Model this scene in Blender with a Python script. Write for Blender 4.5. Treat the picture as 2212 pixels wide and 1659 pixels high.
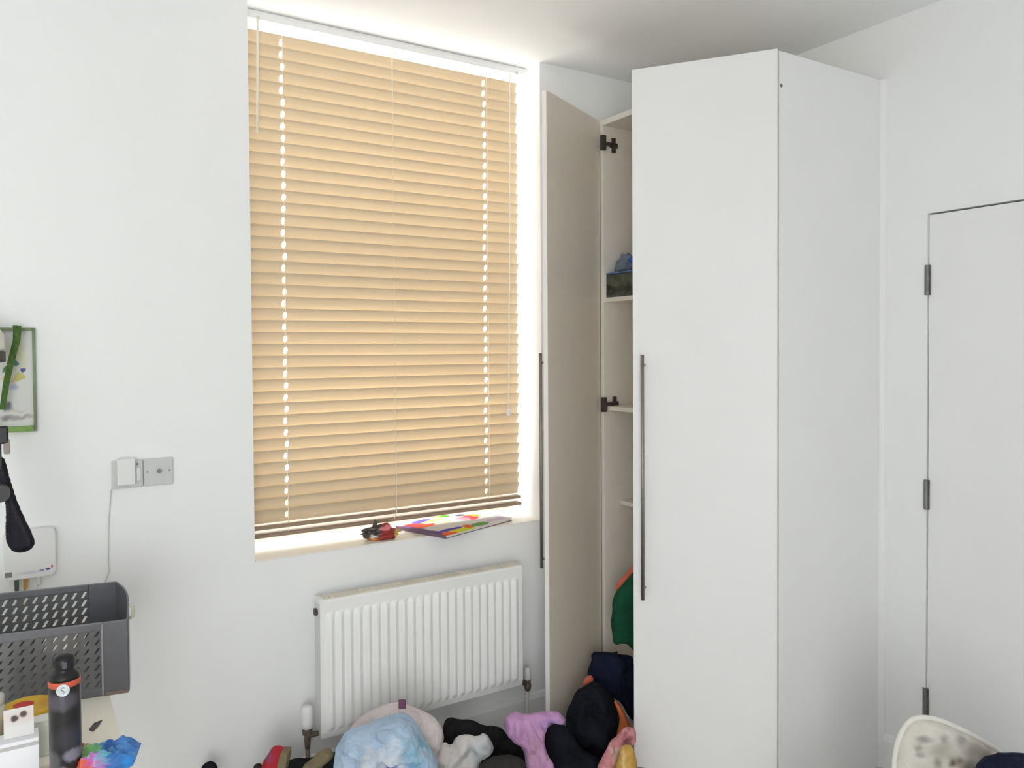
import bpy, bmesh, math, random
from mathutils import Vector, Matrix, noise
from mathutils.geometry import delaunay_2d_cdt

for o in list(bpy.data.objects): bpy.data.objects.remove(o)
SC = bpy.context.scene
COL = SC.collection
PI = math.pi

# ------------------------------------------------------------------ camera, sky, exposure
cam = bpy.data.cameras.new('camera')
cam.sensor_fit = 'HORIZONTAL'; cam.sensor_width = 36.0
cam.lens = 36.0*1718.29/2212.0
cam.shift_y = -(829.5-794.37)/2212.0
cam.clip_start = 0.02
camo = bpy.data.objects.new('camera', cam); COL.objects.link(camo)
R_ = Vector((0.84640878, -0.5324907, -0.00676994)); U_ = Vector((0.01753087, 0.0151555, 0.99973145)); F_ = Vector((0.5322451, 0.84630016, -0.02216277))
M_ = Matrix((R_, U_, -F_)).transposed().to_4x4(); M_.translation = Vector((0, -2.63155, 1.49363))
camo.matrix_world = M_
SC.camera = camo
YAW = math.radians(32.16612)

SKY = 8.6
world = bpy.data.worlds.new('overcast_sky'); SC.world = world; world.use_nodes = True
wb = world.node_tree.nodes['Background']; wb.inputs[0].default_value = (1.0, 0.985, 0.972, 1); wb.inputs[1].default_value = SKY
SC.view_settings.view_transform = 'Standard'; SC.view_settings.look = 'None'
SC.view_settings.gamma = 1.0; SC.view_settings.use_curve_mapping = False
SC.view_settings.exposure = 0.13
try:
    SC.cycles.max_bounces = 12; SC.cycles.diffuse_bounces = 8; SC.cycles.transparent_max_bounces = 16
except Exception: pass

def portal(name, loc, rot, sx, sy):
    l = bpy.data.lights.new(name, 'AREA'); l.shape = 'RECTANGLE'; l.size = sx; l.size_y = sy
    l.cycles.is_portal = True
    o = bpy.data.objects.new(name, l); COL.objects.link(o); o.location = loc; o.rotation_euler = rot
portal('window_portal', (1.227, 0.40, 1.72), (-PI/2, 0, 0), 1.16, 1.86)
portal('fill_window_portal', (-1.01, -4.60, 1.24), (PI/2, 0, 0), 1.48, 2.32)  # portal for the unseen rear window added as fill light

# ------------------------------------------------------------------ materials
MATS = {}
def mat(name, col, rough=0.6, spec=0.4, nz=None, bump=None, blobs=(), metal=0.0, warp=0.0, sheen=0.0):
    if name in MATS: return MATS[name]
    m = bpy.data.materials.new(name); m.use_nodes = True; nt = m.node_tree; N = nt.nodes; L = nt.links
    b = N['Principled BSDF']; b.inputs['Roughness'].default_value = rough; b.inputs['Specular IOR Level'].default_value = spec
    b.inputs['Metallic'].default_value = metal
    if sheen: b.inputs['Sheen Weight'].default_value = sheen
    tc = N.new('ShaderNodeTexCoord')
    rgb = N.new('ShaderNodeRGB'); rgb.outputs[0].default_value = (*col, 1); cur = rgb.outputs[0]
    if blobs:
        gen = tc.outputs['Generated']
        if warp:
            nt_ = N.new('ShaderNodeTexNoise'); nt_.inputs['Scale'].default_value = 7.0; L.new(gen, nt_.inputs['Vector'])
            s1 = N.new('ShaderNodeVectorMath'); s1.operation = 'SUBTRACT'; L.new(nt_.outputs['Color'], s1.inputs[0]); s1.inputs[1].default_value = (0.5, 0.5, 0.5)
            s2 = N.new('ShaderNodeVectorMath'); s2.operation = 'SCALE'; L.new(s1.outputs[0], s2.inputs[0]); s2.inputs['Scale'].default_value = warp
            s3 = N.new('ShaderNodeVectorMath'); s3.operation = 'ADD'; L.new(gen, s3.inputs[0]); L.new(s2.outputs[0], s3.inputs[1]); gen = s3.outputs[0]
        for (c, r, colb, soft) in blobs:
            a = N.new('ShaderNodeVectorMath'); a.operation = 'SUBTRACT'; L.new(gen, a.inputs[0]); a.inputs[1].default_value = c
            d = N.new('ShaderNodeVectorMath'); d.operation = 'DIVIDE'; L.new(a.outputs[0], d.inputs[0]); d.inputs[1].default_value = r
            ln = N.new('ShaderNodeVectorMath'); ln.operation = 'LENGTH'; L.new(d.outputs[0], ln.inputs[0])
            mr = N.new('ShaderNodeMapRange'); mr.inputs['From Min'].default_value = 1+soft; mr.inputs['From Max'].default_value = 1-soft
            L.new(ln.outputs['Value'], mr.inputs['Value'])
            mx = N.new('ShaderNodeMixRGB'); L.new(mr.outputs[0], mx.inputs[0]); L.new(cur, mx.inputs[1]); mx.inputs[2].default_value = (*colb, 1); cur = mx.outputs[0]
    if nz:
        t = N.new('ShaderNodeTexNoise'); t.inputs['Scale'].default_value = nz[0]; t.inputs['Detail'].default_value = 4; L.new(tc.outputs['Object'], t.inputs['Vector'])
        mr = N.new('ShaderNodeMapRange'); mr.inputs['From Min'].default_value = 0.25; mr.inputs['From Max'].default_value = 0.75
        mr.inputs['To Min'].default_value = 1-nz[1]; mr.inputs['To Max'].default_value = 1+nz[1]; L.new(t.outputs['Fac'], mr.inputs['Value'])
        s = N.new('ShaderNodeVectorMath'); s.operation = 'SCALE'; L.new(cur, s.inputs[0]); L.new(mr.outputs[0], s.inputs['Scale']); cur = s.outputs[0]
    L.new(cur, b.inputs['Base Color'])
    if bump:
        t = N.new('ShaderNodeTexNoise'); t.inputs['Scale'].default_value = bump[0]; t.inputs['Detail'].default_value = 3; L.new(tc.outputs['Object'], t.inputs['Vector'])
        bp = N.new('ShaderNodeBump'); bp.inputs['Strength'].default_value = bump[1]; bp.inputs['Distance'].default_value = bump[2] if len(bump) > 2 else 0.004; L.new(t.outputs['Fac'], bp.inputs['Height']); L.new(bp.outputs[0], b.inputs['Normal'])
    MATS[name] = m; return m

BIG = 50.0
def disc(x, z, rx, rz, col, soft=0.12, y=0.5): return ((x, y, z), (rx, BIG, rz), col, soft)
def disc_top(x, y, rx, ry, col, soft=0.12): return ((x, y, 0.5), (rx, ry, BIG), col, soft)

WALL = mat('wall_paint', (0.87, 0.875, 0.88), 0.75, 0.2, nz=(2.0, 0.012), bump=(180, 0.06))
CEIL = mat('ceiling_paint', (0.89, 0.90, 0.91), 0.85, 0.1, nz=(1.5, 0.012), bump=(160, 0.05))
GLOSS = mat('white_gloss_paint', (0.85, 0.85, 0.855), 0.35, 0.4, nz=(3, 0.015))
SILLM = mat('cream_gloss_paint', (0.85, 0.815, 0.75), 0.3, 0.5, nz=(5, 0.04), bump=(25, 0.05))
FLOORM = mat('pale_oak_laminate', (0.64, 0.62, 0.59), 0.5, 0.4, nz=(6, 0.1), bump=(40, 0.1))
MELAM = mat('white_melamine', (0.83, 0.83, 0.835), 0.35, 0.4, nz=(3, 0.012), bump=(90, 0.02))
INNER = mat('bounce_tinted_melamine', (0.90, 0.85, 0.77), 0.3, 0.45, nz=(14, 0.025), bump=(60, 0.03))  # white melamine with warm bounce off the blind put into its colour
EDGEM = mat('ivory_edging', (0.82, 0.80, 0.74), 0.4, 0.4, nz=(9, 0.02))
STEEL = mat('brushed_steel', (0.30, 0.285, 0.27), 0.42, 0.5, nz=(60, 0.1), metal=1.0)
DARKMET = mat('dark_metal', (0.10, 0.085, 0.075), 0.45, 0.5, nz=(40, 0.2), metal=0.6)
HINGEM = mat('grey_hinge_metal', (0.20, 0.19, 0.18), 0.5, 0.5, nz=(40, 0.2), metal=0.5)
RADM = mat('radiator_enamel', (0.88, 0.88, 0.875), 0.35, 0.45, nz=(5, 0.02))
RADTOP = mat('dusty_grille', (0.70, 0.66, 0.58), 0.6, 0.3, nz=(20, 0.1))
PLASTW = mat('white_plastic', (0.78, 0.78, 0.78), 0.4, 0.4, nz=(8, 0.02))
PLASTG = mat('pale_grey_plastic', (0.60, 0.61, 0.61), 0.45, 0.4, nz=(12, 0.03))
BLACK = mat('black_plastic', (0.008, 0.008, 0.010), 0.35, 0.4, nz=(15, 0.2))
COPPER = mat('tarnished_brass', (0.16, 0.12, 0.10), 0.5, 0.5, nz=(60, 0.3), metal=0.4)
UPVC = mat('white_upvc', (0.80, 0.80, 0.80), 0.3, 0.5, nz=(6, 0.01))
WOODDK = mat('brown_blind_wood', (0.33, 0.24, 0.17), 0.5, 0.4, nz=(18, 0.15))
CORDM = mat('cream_cord', (0.85, 0.80, 0.68), 0.7, 0.2, nz=(200, 0.05))

def slat_mat():
    m = bpy.data.materials.new('translucent_tan_slat'); m.use_nodes = True; nt = m.node_tree; N = nt.nodes; L = nt.links
    out = N['Material Output']; N.remove(N['Principled BSDF'])
    tc = N.new('ShaderNodeTexCoord'); mp = N.new('ShaderNodeMapping'); mp.inputs['Scale'].default_value = (2.5, 60, 60); L.new(tc.outputs['Object'], mp.inputs[0])
    t = N.new('ShaderNodeTexNoise'); t.inputs['Scale'].default_value = 3; t.inputs['Detail'].default_value = 5; L.new(mp.outputs[0], t.inputs['Vector'])
    def ramp(c0, c1):
        r = N.new('ShaderNodeMixRGB'); r.inputs[1].default_value = (*c0, 1); r.inputs[2].default_value = (*c1, 1); L.new(t.outputs['Fac'], r.inputs[0]); return r.outputs[0]
    d = N.new('ShaderNodeBsdfDiffuse'); L.new(ramp((0.68, 0.585, 0.44), (0.74, 0.645, 0.49)), d.inputs[0])
    tr = N.new('ShaderNodeBsdfTranslucent'); L.new(ramp((0.72, 0.595, 0.43), (0.78, 0.645, 0.475)), tr.inputs[0])
    mx = N.new('ShaderNodeMixShader'); mx.inputs[0].default_value = SLAT_T; L.new(d.outputs[0], mx.inputs[1]); L.new(tr.outputs[0], mx.inputs[2])
    gl = N.new('ShaderNodeBsdfGlossy'); gl.inputs['Roughness'].default_value = 0.35
    mx2 = N.new('ShaderNodeMixShader'); mx2.inputs[0].default_value = 0.04; L.new(mx.outputs[0], mx2.inputs[1]); L.new(gl.outputs[0], mx2.inputs[2])
    L.new(mx2.outputs[0], out.inputs[0]); return m
SLAT_T = 0.27
SLATM = slat_mat()
def glass_mat():
    m = bpy.data.materials.new('window_glass'); m.use_nodes = True; nt = m.node_tree; N = nt.nodes; L = nt.links
    out = N['Material Output']; N.remove(N['Principled BSDF'])
    tr = N.new('ShaderNodeBsdfTransparent'); tr.inputs[0].default_value = (0.95, 0.97, 0.97, 1)
    gl = N.new('ShaderNodeBsdfGlossy'); gl.inputs['Roughness'].default_value = 0.02
    mx = N.new('ShaderNodeMixShader'); mx.inputs[0].default_value = 0.06; L.new(tr.outputs[0], mx.inputs[1]); L.new(gl.outputs[0], mx.inputs[2]); L.new(mx.outputs[0], out.inputs[0]); return m
GLASS = glass_mat()

# ------------------------------------------------------------------ mesh helpers
def bx(bm, x0, x1, y0, y1, z0, z1):
    v = [bm.verts.new((x, y, z)) for x in (x0, x1) for y in (y0, y1) for z in (z0, z1)]
    for f in ((0, 1, 3, 2), (4, 6, 7, 5), (0, 4, 5, 1), (2, 3, 7, 6), (0, 2, 6, 4), (1, 5, 7, 3)): bm.faces.new([v[i] for i in f])
    return v
def tube(bm, pts, r, n=10, cap=True):
    pts = [Vector(p) for p in pts]; rs = r if isinstance(r, (list, tuple)) else [r]*len(pts); rings = []
    for i, p in enumerate(pts):
        t = (pts[min(i+1, len(pts)-1)]-pts[max(i-1, 0)]).normalized()
        a = t.cross(Vector((0, 0, 1)))
        if a.length < 1e-3: a = t.cross(Vector((1, 0, 0)))
        a.normalize(); b = t.cross(a).normalized()
        rings.append([bm.verts.new(p+(a*math.cos(2*PI*k/n)+b*math.sin(2*PI*k/n))*rs[i]) for k in range(n)])
    for i in range(len(rings)-1):
        for k in range(n): bm.faces.new((rings[i][k], rings[i][(k+1) % n], rings[i+1][(k+1) % n], rings[i+1][k]))
    if cap: bm.faces.new(rings[0][::-1]); bm.faces.new(rings[-1])
def lathe(bm, prof, n=28, c=(0, 0)):
    rings = []
    for (r, z) in prof: rings.append([bm.verts.new((c[0]+max(r, 1e-4)*math.cos(2*PI*k/n), c[1]+max(r, 1e-4)*math.sin(2*PI*k/n), z)) for k in range(n)])
    for i in range(len(rings)-1):
        for k in range(n): bm.faces.new((rings[i][k], rings[i][(k+1) % n], rings[i+1][(k+1) % n], rings[i+1][k]))
    bm.faces.new(rings[0][::-1]); bm.faces.new(rings[-1])
def prism(bm, pts, axis, a0, a1):
    # pts 2D polygon extruded along axis ('x','y','z')
    def P(u, w, a): return {'x': (a, u, w), 'y': (u, a, w), 'z': (u, w, a)}[axis]
    A = [bm.verts.new(P(u, w, a0)) for u, w in pts]; B = [bm.verts.new(P(u, w, a1)) for u, w in pts]
    n = len(pts); bm.faces.new(A); bm.faces.new(B[::-1])
    for i in range(n): bm.faces.new((A[i], B[i], B[(i+1) % n], A[(i+1) % n]))
def obj(name, bm, m, parent=None, smooth=False, bevel=0.0, loc=None, rot=None, weighted=False):
    bmesh.ops.recalc_face_normals(bm, faces=bm.faces[:])
    me = bpy.data.meshes.new(name); bm.to_mesh(me); bm.free()
    if smooth:
        for p in me.polygons: p.use_smooth = True
    for mm in (m if isinstance(m, (list, tuple)) else [m]): me.materials.append(mm)
    o = bpy.data.objects.new(name, me); COL.objects.link(o)
    if parent: o.parent = parent
    if loc: o.location = loc
    if rot: o.rotation_euler = rot
    if bevel:
        b = o.modifiers.new('bevel', 'BEVEL'); b.width = bevel; b.segments = 2; b.limit_method = 'ANGLE'
    return o
def box(name, x0, x1, y0, y1, z0, z1, m, parent=None, bevel=0.0, **k):
    bm = bmesh.new(); bx(bm, x0, x1, y0, y1, z0, z1); return obj(name, bm, m, parent, bevel=bevel, **k)
def tag(o, label, cat, group=None):
    o['label'] = label; o['category'] = cat
    if group: o['group'] = group
    return o
def thing(name, label, cat, loc=(0, 0, 0), rotz=0.0, group=None):
    o = bpy.data.objects.new(name, None); COL.objects.link(o); o.location = loc; o.rotation_euler = (0, 0, rotz)
    o.empty_display_size = 0.05
    return tag(o, label, cat, group)
def struct(o): o['kind'] = 'structure'; return o

def chaikin(pts, it=2):
    for _ in range(it):
        q = []
        for i in range(len(pts)):
            a, b = pts[i], pts[(i+1) % len(pts)]
            q.append((a[0]*.75+b[0]*.25, a[1]*.75+b[1]*.25)); q.append((a[0]*.25+b[0]*.75, a[1]*.25+b[1]*.75))
        pts = q
    return pts
def inflate(name, spec, m, tf=0.08, tb=0.06, fold=0.02, seed=1, h=0.011, R=0.07, fs=(14, 6), lean=0.0, parent=None, rnd=1, flare=0.0):
    """a soft, closed lump of cloth: outline (across, height) at a place, filled out to its front and its back and creased"""
    (ox, oy), pts = spec
    pts = chaikin(pts, rnd)
    zlo = min(p[1] for p in pts); zhi = max(p[1] for p in pts)
    bound = []
    for i in range(len(pts)):
        a, b = pts[i], pts[(i+1) % len(pts)]; L = math.hypot(b[0]-a[0], b[1]-a[1]); k = max(1, int(L/h+0.5))
        for j in range(k): bound.append((a[0]+(b[0]-a[0])*j/k, a[1]+(b[1]-a[1])*j/k))
    nb = len(bound)
    def dist(x, y):
        best = 9
        for i in range(nb):
            ax, ay = bound[i]; bx_, by_ = bound[(i+1) % nb]
            if ay < .012 and by_ < .012: continue
            dx, dy = bx_-ax, by_-ay; t = ((x-ax)*dx+(y-ay)*dy)/(dx*dx+dy*dy+1e-12); t = min(1, max(0, t))
            best = min(best, (ax+dx*t-x)**2+(ay+dy*t-y)**2)
        return math.sqrt(best)
    def inside(x, y):
        c = False
        for i in range(nb):
            x1, y1 = bound[i]; x2, y2 = bound[(i+1) % nb]
            if (y1 > y) != (y2 > y) and x < (x2-x1)*(y-y1)/(y2-y1)+x1: c = not c
        return c
    xs = [p[0] for p in bound]; ys = [p[1] for p in bound]; inner = []
    rnd_ = random.Random(seed); y = min(ys); row = 0
    while y < max(ys):
        x = min(xs)+(row % 2)*h*0.5
        while x < max(xs):
            px, py = x+rnd_.uniform(-.15, .15)*h, y+rnd_.uniform(-.15, .15)*h
            if inside(px, py):
                d = dist(px, py)
                if d > h*0.55: inner.append((px, py, d))
            x += h
        y += h*0.87; row += 1
    co = [Vector(b) for b in bound]+[Vector((a, b)) for a, b, _ in inner]
    vs, es, fs_, *_r = delaunay_2d_cdt(co, [], [list(range(nb))], 1, 1e-6)
    ds = [0.0]*nb+[d for _, _, d in inner]
    bm = bmesh.new(); fr = []; bk = []
    for i, v in enumerate(vs):
        d = ds[i] if i < len(ds) else 0.0
        p = math.sqrt(max(0.0, 1-(1-min(d/R, 1))**2))
        wx, wz = v.x+.03*noise.noise(Vector((v.x*9, v.y*9, seed))), v.y+.03*noise.noise(Vector((v.x*9, v.y*9, seed+40)))
        n = noise.fractal(Vector((wx*fs[0], wz*fs[1], seed*3.7)), 1.0, 2.0, 4)
        rg = sum((1-abs(noise.noise(Vector((wx*fs[0]*q_*.9+wz*fs[1]*.35*q_, wz*fs[1]*q_*.8-wx*fs[0]*.3*q_, seed*1.3+5*q_))))*2.2)/q_ for q_ in (1.0, 2.1))
        n2 = n*0.7+rg*0.75
        ln = lean*(v.y-zlo)
        a = bm.verts.new((v.x, -p*max(tf*.25, tf*.75+fold*n2)*(1+flare*max(0.0, 1-(v.y-zlo)/(zhi-zlo))**1.3)+ln, v.y)); fr.append(a)
        if i < nb: bk.append(a)
        else: bk.append(bm.verts.new((v.x, p*(tb+fold*0.25*n)+ln, v.y)))
    for f in fs_:
        bm.faces.new([fr[i] for i in f]); 
        try: bm.faces.new([bk[i] for i in reversed(f)])
        except ValueError: pass
    return obj(name, bm, m, parent, smooth=True, loc=(ox, oy, 0) if not parent else None, rot=(0, 0, -YAW) if not parent else None)

# ------------------------------------------------------------------ the room
W = 2.6098; CZ = 2.635; XL = 0.6602; XR = 1.7937; SILLZ = 0.8128; XA = -1.95; YB = -4.45
box_ = lambda bm, *a: bx(bm, *a)
struct(box('floor', XA-.2, W+.2, YB-.2, 0.5, -0.1, 0.0, FLOORM))
struct(box('ceiling', XA-.2, W+.2, YB-.2, 0.5, CZ, CZ+.12, CEIL))
bm = bmesh.new()
bx(bm, XA-.2, XL, 0, 0.42, 0, CZ); bx(bm, XR, W+.2, 0, 0.42, 0, CZ); bx(bm, XL, XR, 0, 0.42, 0, SILLZ-.005)
struct(obj('wall_front', bm, WALL))
DY0, DY1, DZ = -1.1077, -1.885, 1.9427
bm = bmesh.new()
bx(bm, W, W+.12, DY0, 0.0, 0, CZ); bx(bm, W, W+.12, YB-.2, DY1, 0, CZ); bx(bm, W, W+.12, DY1, DY0, DZ, CZ); bx(bm, W+.1, W+.12, DY1, DY0, 0, DZ)
struct(obj('wall_right', bm, WALL))
struct(box('wall_left', XA-.12, XA, YB-.2, 0, 0, CZ, WALL))
bm = bmesh.new()
WX0, WX1, WZ0, WZ1 = -1.75, -0.27, 0.08, 2.4
bx(bm, XA, WX0, YB-.12, YB, 0, CZ); bx(bm, WX1, W, YB-.12, YB, 0, CZ); bx(bm, WX0, WX1, YB-.12, YB, 0, WZ0); bx(bm, WX0, WX1, YB-.12, YB, WZ1, CZ)
struct(obj('wall_back', bm, WALL))
# skirting boards with a rounded top
def skirt(name, x0, x1):
    bm = bmesh.new(); prism(bm, [(0.0, 0), (-0.018, 0), (-0.018, 0.105), (-0.012, 0.120), (0.0, 0.124)], 'x', x0, x1); return struct(obj(name, bm, GLOSS))
skirt('baseboard_front', XA, W)
bm = bmesh.new(); prism(bm, [(W, 0), (W-.018, 0), (W-.018, 0.105), (W-.012, 0.120), (W, 0.124)], 'y', DY0+.012, -0.965); struct(obj('baseboard_right', bm, GLOSS))
# scribing strip where the wardrobe meets the wall
bm = bmesh.new(); prism(bm, [(W, -0.947), (W, -0.965), (W-.012, -0.962), (W-.02, -0.947)], 'z', 0.0, 2.43); struct(obj('trim_1', bm, GLOSS))

# window 1 : recess, sill, sash window
win = struct(bpy.data.objects.new('window_1', None)); COL.objects.link(win); win.location = (XL, 0.31, SILLZ)
def wbox(name, x0, x1, y0, y1, z0, z1, m, bevel=0.003, parent=win):
    return box(name, x0-XL, x1-XL, y0-.31, y1-.31, z0-SILLZ, z1-SILLZ, m, parent, bevel)
wbox('window_sill', XL+.001, XR-.001, -0.0015, 0.40, SILLZ-.005, SILLZ, SILLM, 0.0012)
wbox('jamb', XL+.001, XL+.05, .31, .38, SILLZ, CZ-.002, UPVC); wbox('jamb', XR-.05, XR-.001, .31, .38, SILLZ, CZ-.002, UPVC)
wbox('head', XL+.05, XR-.05, .31, .38, CZ-.05, CZ-.002, UPVC); wbox('bottom_rail', XL+.05, XR-.05, .31, .38, SILLZ, SILLZ+.18, UPVC)  # unseen bottom rail, made deep to hold sky glare off the sill
wbox('meeting_rail', XL+.05, XR-.05, .28, .38, 1.69, 1.80, UPVC)
wbox('pane', XL+.05, XR-.05, .348, .352, SILLZ+.18, 1.69, GLASS, 0); wbox('pane', XL+.05, XR-.05, .348, .352, 1.80, CZ-.05, GLASS, 0)
# window 2, unseen, added behind the camera to fill the room with light
w2 = struct(bpy.data.objects.new('fill_window_2', None)); COL.objects.link(w2); w2.location = (WX0, YB-.06, WZ0)
WL, WH = WX1-WX0, WZ1-WZ0
for n, x0, x1, z0, z1 in (('jamb', 0, .05, 0, WH), ('jamb', WL-.05, WL, 0, WH), ('head', .05, WL-.05, WH-.05, WH), ('bottom_rail', .05, WL-.05, 0, .05), ('mullion', WL/3-.025, WL/3+.025, .05, WH-.05), ('mullion', WL*2/3-.025, WL*2/3+.025, .05, WH-.05)):
    box(n, x0, x1, -.03, .03, z0, z1, UPVC, w2, 0.003)
for x0, x1 in ((.05, WL/3-.025), (WL/3+.025, WL*2/3-.025), (WL*2/3+.025, WL-.05)): box('pane', x0, x1, -.003, .003, .05, WH-.05, GLASS, w2)

# flush door in the right wall
door = struct(bpy.data.objects.new('door_1', None)); COL.objects.link(door); door.location = (W, DY0, 0)
g = 0.004
box('door_leaf', 0.003, 0.043, DY1-DY0+g, -g, 0.008, DZ-g-.002, GLOSS, door, 0.0015)
for z in (1.7195, 0.996, 0.286):
    hb = bmesh.new(); tube(hb, [(-.005, -.002, z-.050), (-.005, -.002, z+.050)], 0.0065, 10)
    bx(hb, -.0015, .002, -.011, .009, z-.050, z+.050)
    hg = obj('hinge', hb, HINGEM, door); hg['label'] = 'grey metal butt hinge'
box('door_stop', 0.045, 0.06, DY1-DY0+.02, -.02, 0.0, DZ-.02, GLOSS, door)
kb = bmesh.new(); tube(kb, [(-.002, DY1-DY0+.07, 1.0), (-.05, DY1-DY0+.07, 1.0)], 0.01); tube(kb, [(-.045, DY1-DY0+.07, 1.0), (-.045, DY1-DY0+.19, 1.0)], 0.009)
obj('lever_handle', kb, STEEL, door, smooth=True)

# ------------------------------------------------------------------ venetian blind
bl = thing('venetian_blind', 'tan wooden venetian blind hanging closed in the bright window recess', 'blind', (XL, 0.11, CZ))
BY = 0.11
SX0, SX1 = 0.672, 1.752
def slat_bm(x0, x1, holes, depth=0.049, th=0.0028):
    bm = bmesh.new(); hw, hh = 0.0072, 0.0125; B = 0.014
    polys = []
    cur = x0; d = depth/2
    segs = []
    for hx in holes: segs.append((cur, hx-B)); cur = hx+B
    segs.append((cur, x1))
    def v2(c={}):
        return None
    cache = {}
    def V(x, y, z):
        k = (round(x, 5), round(y, 5), round(z, 5))
        if k not in cache: cache[k] = bm.verts.new((x, y, z))
        return cache[k]
    def crown(y): return 0.0016*(1-(y/d)**2)
    rows = [-d, -hh-.004, 0, hh+.004, d]
    def quad(a):  # a: list of (x,y)
        bm.faces.new([V(x, y, th/2+crown(y)) for x, y in a]); bm.faces.new([V(x, y, -th/2+crown(y)) for x, y in a[::-1]])
    for s0, s1 in segs:
        for i in range(4): quad([(s0, rows[i]), (s1, rows[i]), (s1, rows[i+1]), (s0, rows[i+1])])
    for hx in holes:
        for i in (0, 3): quad([(hx-B, rows[i]), (hx+B, rows[i]), (hx+B, rows[i+1]), (hx-B, rows[i+1])])
        out = [(hx+B, 0), (hx+B, rows[3]), (hx, rows[3]), (hx-B, rows[3]), (hx-B, 0), (hx-B, rows[1]), (hx, rows[1]), (hx+B, rows[1])]
        inn = [(hx+hw, 0), (hx+hw*.75, hh*.75), (hx, hh), (hx-hw*.75, hh*.75), (hx-hw, 0), (hx-hw*.75, -hh*.75), (hx, -hh), (hx+hw*.75, -hh*.75)]
        # split big quads so that the ring shares corner points with its neighbours
        for k in range(8):
            k2 = (k+1) % 8; quad([out[k], out[k2], inn[k2], inn[k]])
        for k in range(8):
            (xa, ya), (xb, yb) = inn[k], inn[(k+1) % 8]
            bm.faces.new((V(xa, ya, th/2+crown(ya)), V(xb, yb, th/2+crown(yb)), V(xb, yb, -th/2+crown(yb)), V(xa, ya, -th/2+crown(ya))))
    for (ya) in (-d, d):
        bm.faces.new((V(x0, ya, -th/2), V(x1, ya, -th/2), V(x1, ya, th/2), V(x0, ya, th/2)))
    return bm
NS = 41; PITCH = 0.0405; ZT = 2.550; TILT = math.radians(73)
first = None
rng = random.Random(4)
for i in range(NS):
    z = ZT-i*PITCH
    if first is None:
        first = obj('slat', slat_bm(0, SX1-SX0, (0.800-SX0, 1.600-SX0)), SLATM, bl); o = first
    else:
        o = first.copy(); COL.objects.link(o); o.parent = bl
    o.location = (SX0-XL+rng.uniform(-.003, .003), 0, z-CZ)
    o.rotation_euler = (-(TILT+rng.uniform(-.03, .03)), rng.uniform(-.0008, .0008), 0)
box('head_rail', XL+.004-XL, XR-.010-XL, -.024, .026, -.030, -.001, UPVC, bl, 0.003)
for x in (0.715, 1.740): box('head_bracket', x-.006-XL, x+.006-XL, -.028, -.023, -.034, -.022, PLASTG, bl, 0.001)['label'] = 'grey clip under the head rail'
bm = bmesh.new(); tube(bm, [(0.800-XL, -.012, -.03), (0.800-XL, -.012, .870-CZ)], 0.0012, 6); obj('ladder_cord', bm, CORDM, bl)
bm = bmesh.new(); tube(bm, [(1.600+.006-XL, -.014, -.03), (1.600+.006-XL, -.014, .870-CZ)], 0.0012, 6); obj('ladder_cord', bm, CORDM, bl)
bm = bmesh.new(); tube(bm, [(1.200-XL, -.022, -.03), (1.200-XL, -.022, .90-CZ), (1.192-XL, -.020, .870-CZ)], 0.0022, 6); obj('ladder_cord', bm, CORDM, bl)
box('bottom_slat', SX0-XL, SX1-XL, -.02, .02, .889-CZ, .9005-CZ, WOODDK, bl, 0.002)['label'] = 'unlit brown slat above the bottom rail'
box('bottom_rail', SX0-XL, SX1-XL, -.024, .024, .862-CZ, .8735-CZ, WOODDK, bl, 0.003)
bm = bmesh.new(); tube(bm, [(.712-XL, -.036, -.033), (.7095-XL, -.036, 2.40-CZ), (.7065-XL, -.036, 2.222-CZ)], 0.0042, 8); obj('tilt_wand', bm, CORDM, bl, smooth=True)
bm = bmesh.new(); tube(bm, [(1.700-XL, -.036, -.033), (1.694-XL, -.036, 1.9-CZ), (1.684-XL, -.036, 1.252-CZ)], 0.0026, 6); pc = obj('pull_cord', bm, CORDM, bl)
bm = bmesh.new(); lathe(bm, [(.003, .018), (.008, .012), (.0105, 0), (.008, -.012), (.002, -.016)], 14); k = obj('cord_knob', bm, PLASTW, pc, smooth=True, loc=(1.684-XL, -.036, 1.244-CZ))

# ------------------------------------------------------------------ radiator
rx0, rx1, rz0, rz1 = 0.842, 1.633, 0.212, 0.672
rad = thing('radiator', 'white ribbed panel radiator on the wall under the window sill', 'radiator', (rx0, 0, rz0))
Wd = rx1-rx0; Hh = rz1-rz0
bm = bmesh.new()
NR = 23; per = 8; xs = []
m0 = 0.018
for i in range(NR):
    for k in range(per): xs.append((m0+(i+k/per)*(Wd-2*m0)/NR, k/per))
xs = [(0, 0)]+xs+[(Wd-m0, 0), (Wd, 0)]
zs = [0, .022, .030, .038, .06, Hh-.075, Hh-.058, Hh-.048, Hh-.04, Hh-.006, Hh]
env = [0, 0, .45, .85, 1, 1, .85, .4, 0, 0, 0]
grid = []
for (x, ph) in xs:
    c = 0.5-0.5*math.cos(2*PI*ph); c = c**0.8
    grid.append([bm.verts.new((x, -0.098-0.012*c*e if e else -0.098+(.006 if z in (0, Hh) else 0), z)) for z, e in zip(zs, env)])
for i in range(len(grid)-1):
    for j in range(len(zs)-1): bm.faces.new((grid[i][j], grid[i+1][j], grid[i+1][j+1], grid[i][j+1]))
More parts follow.
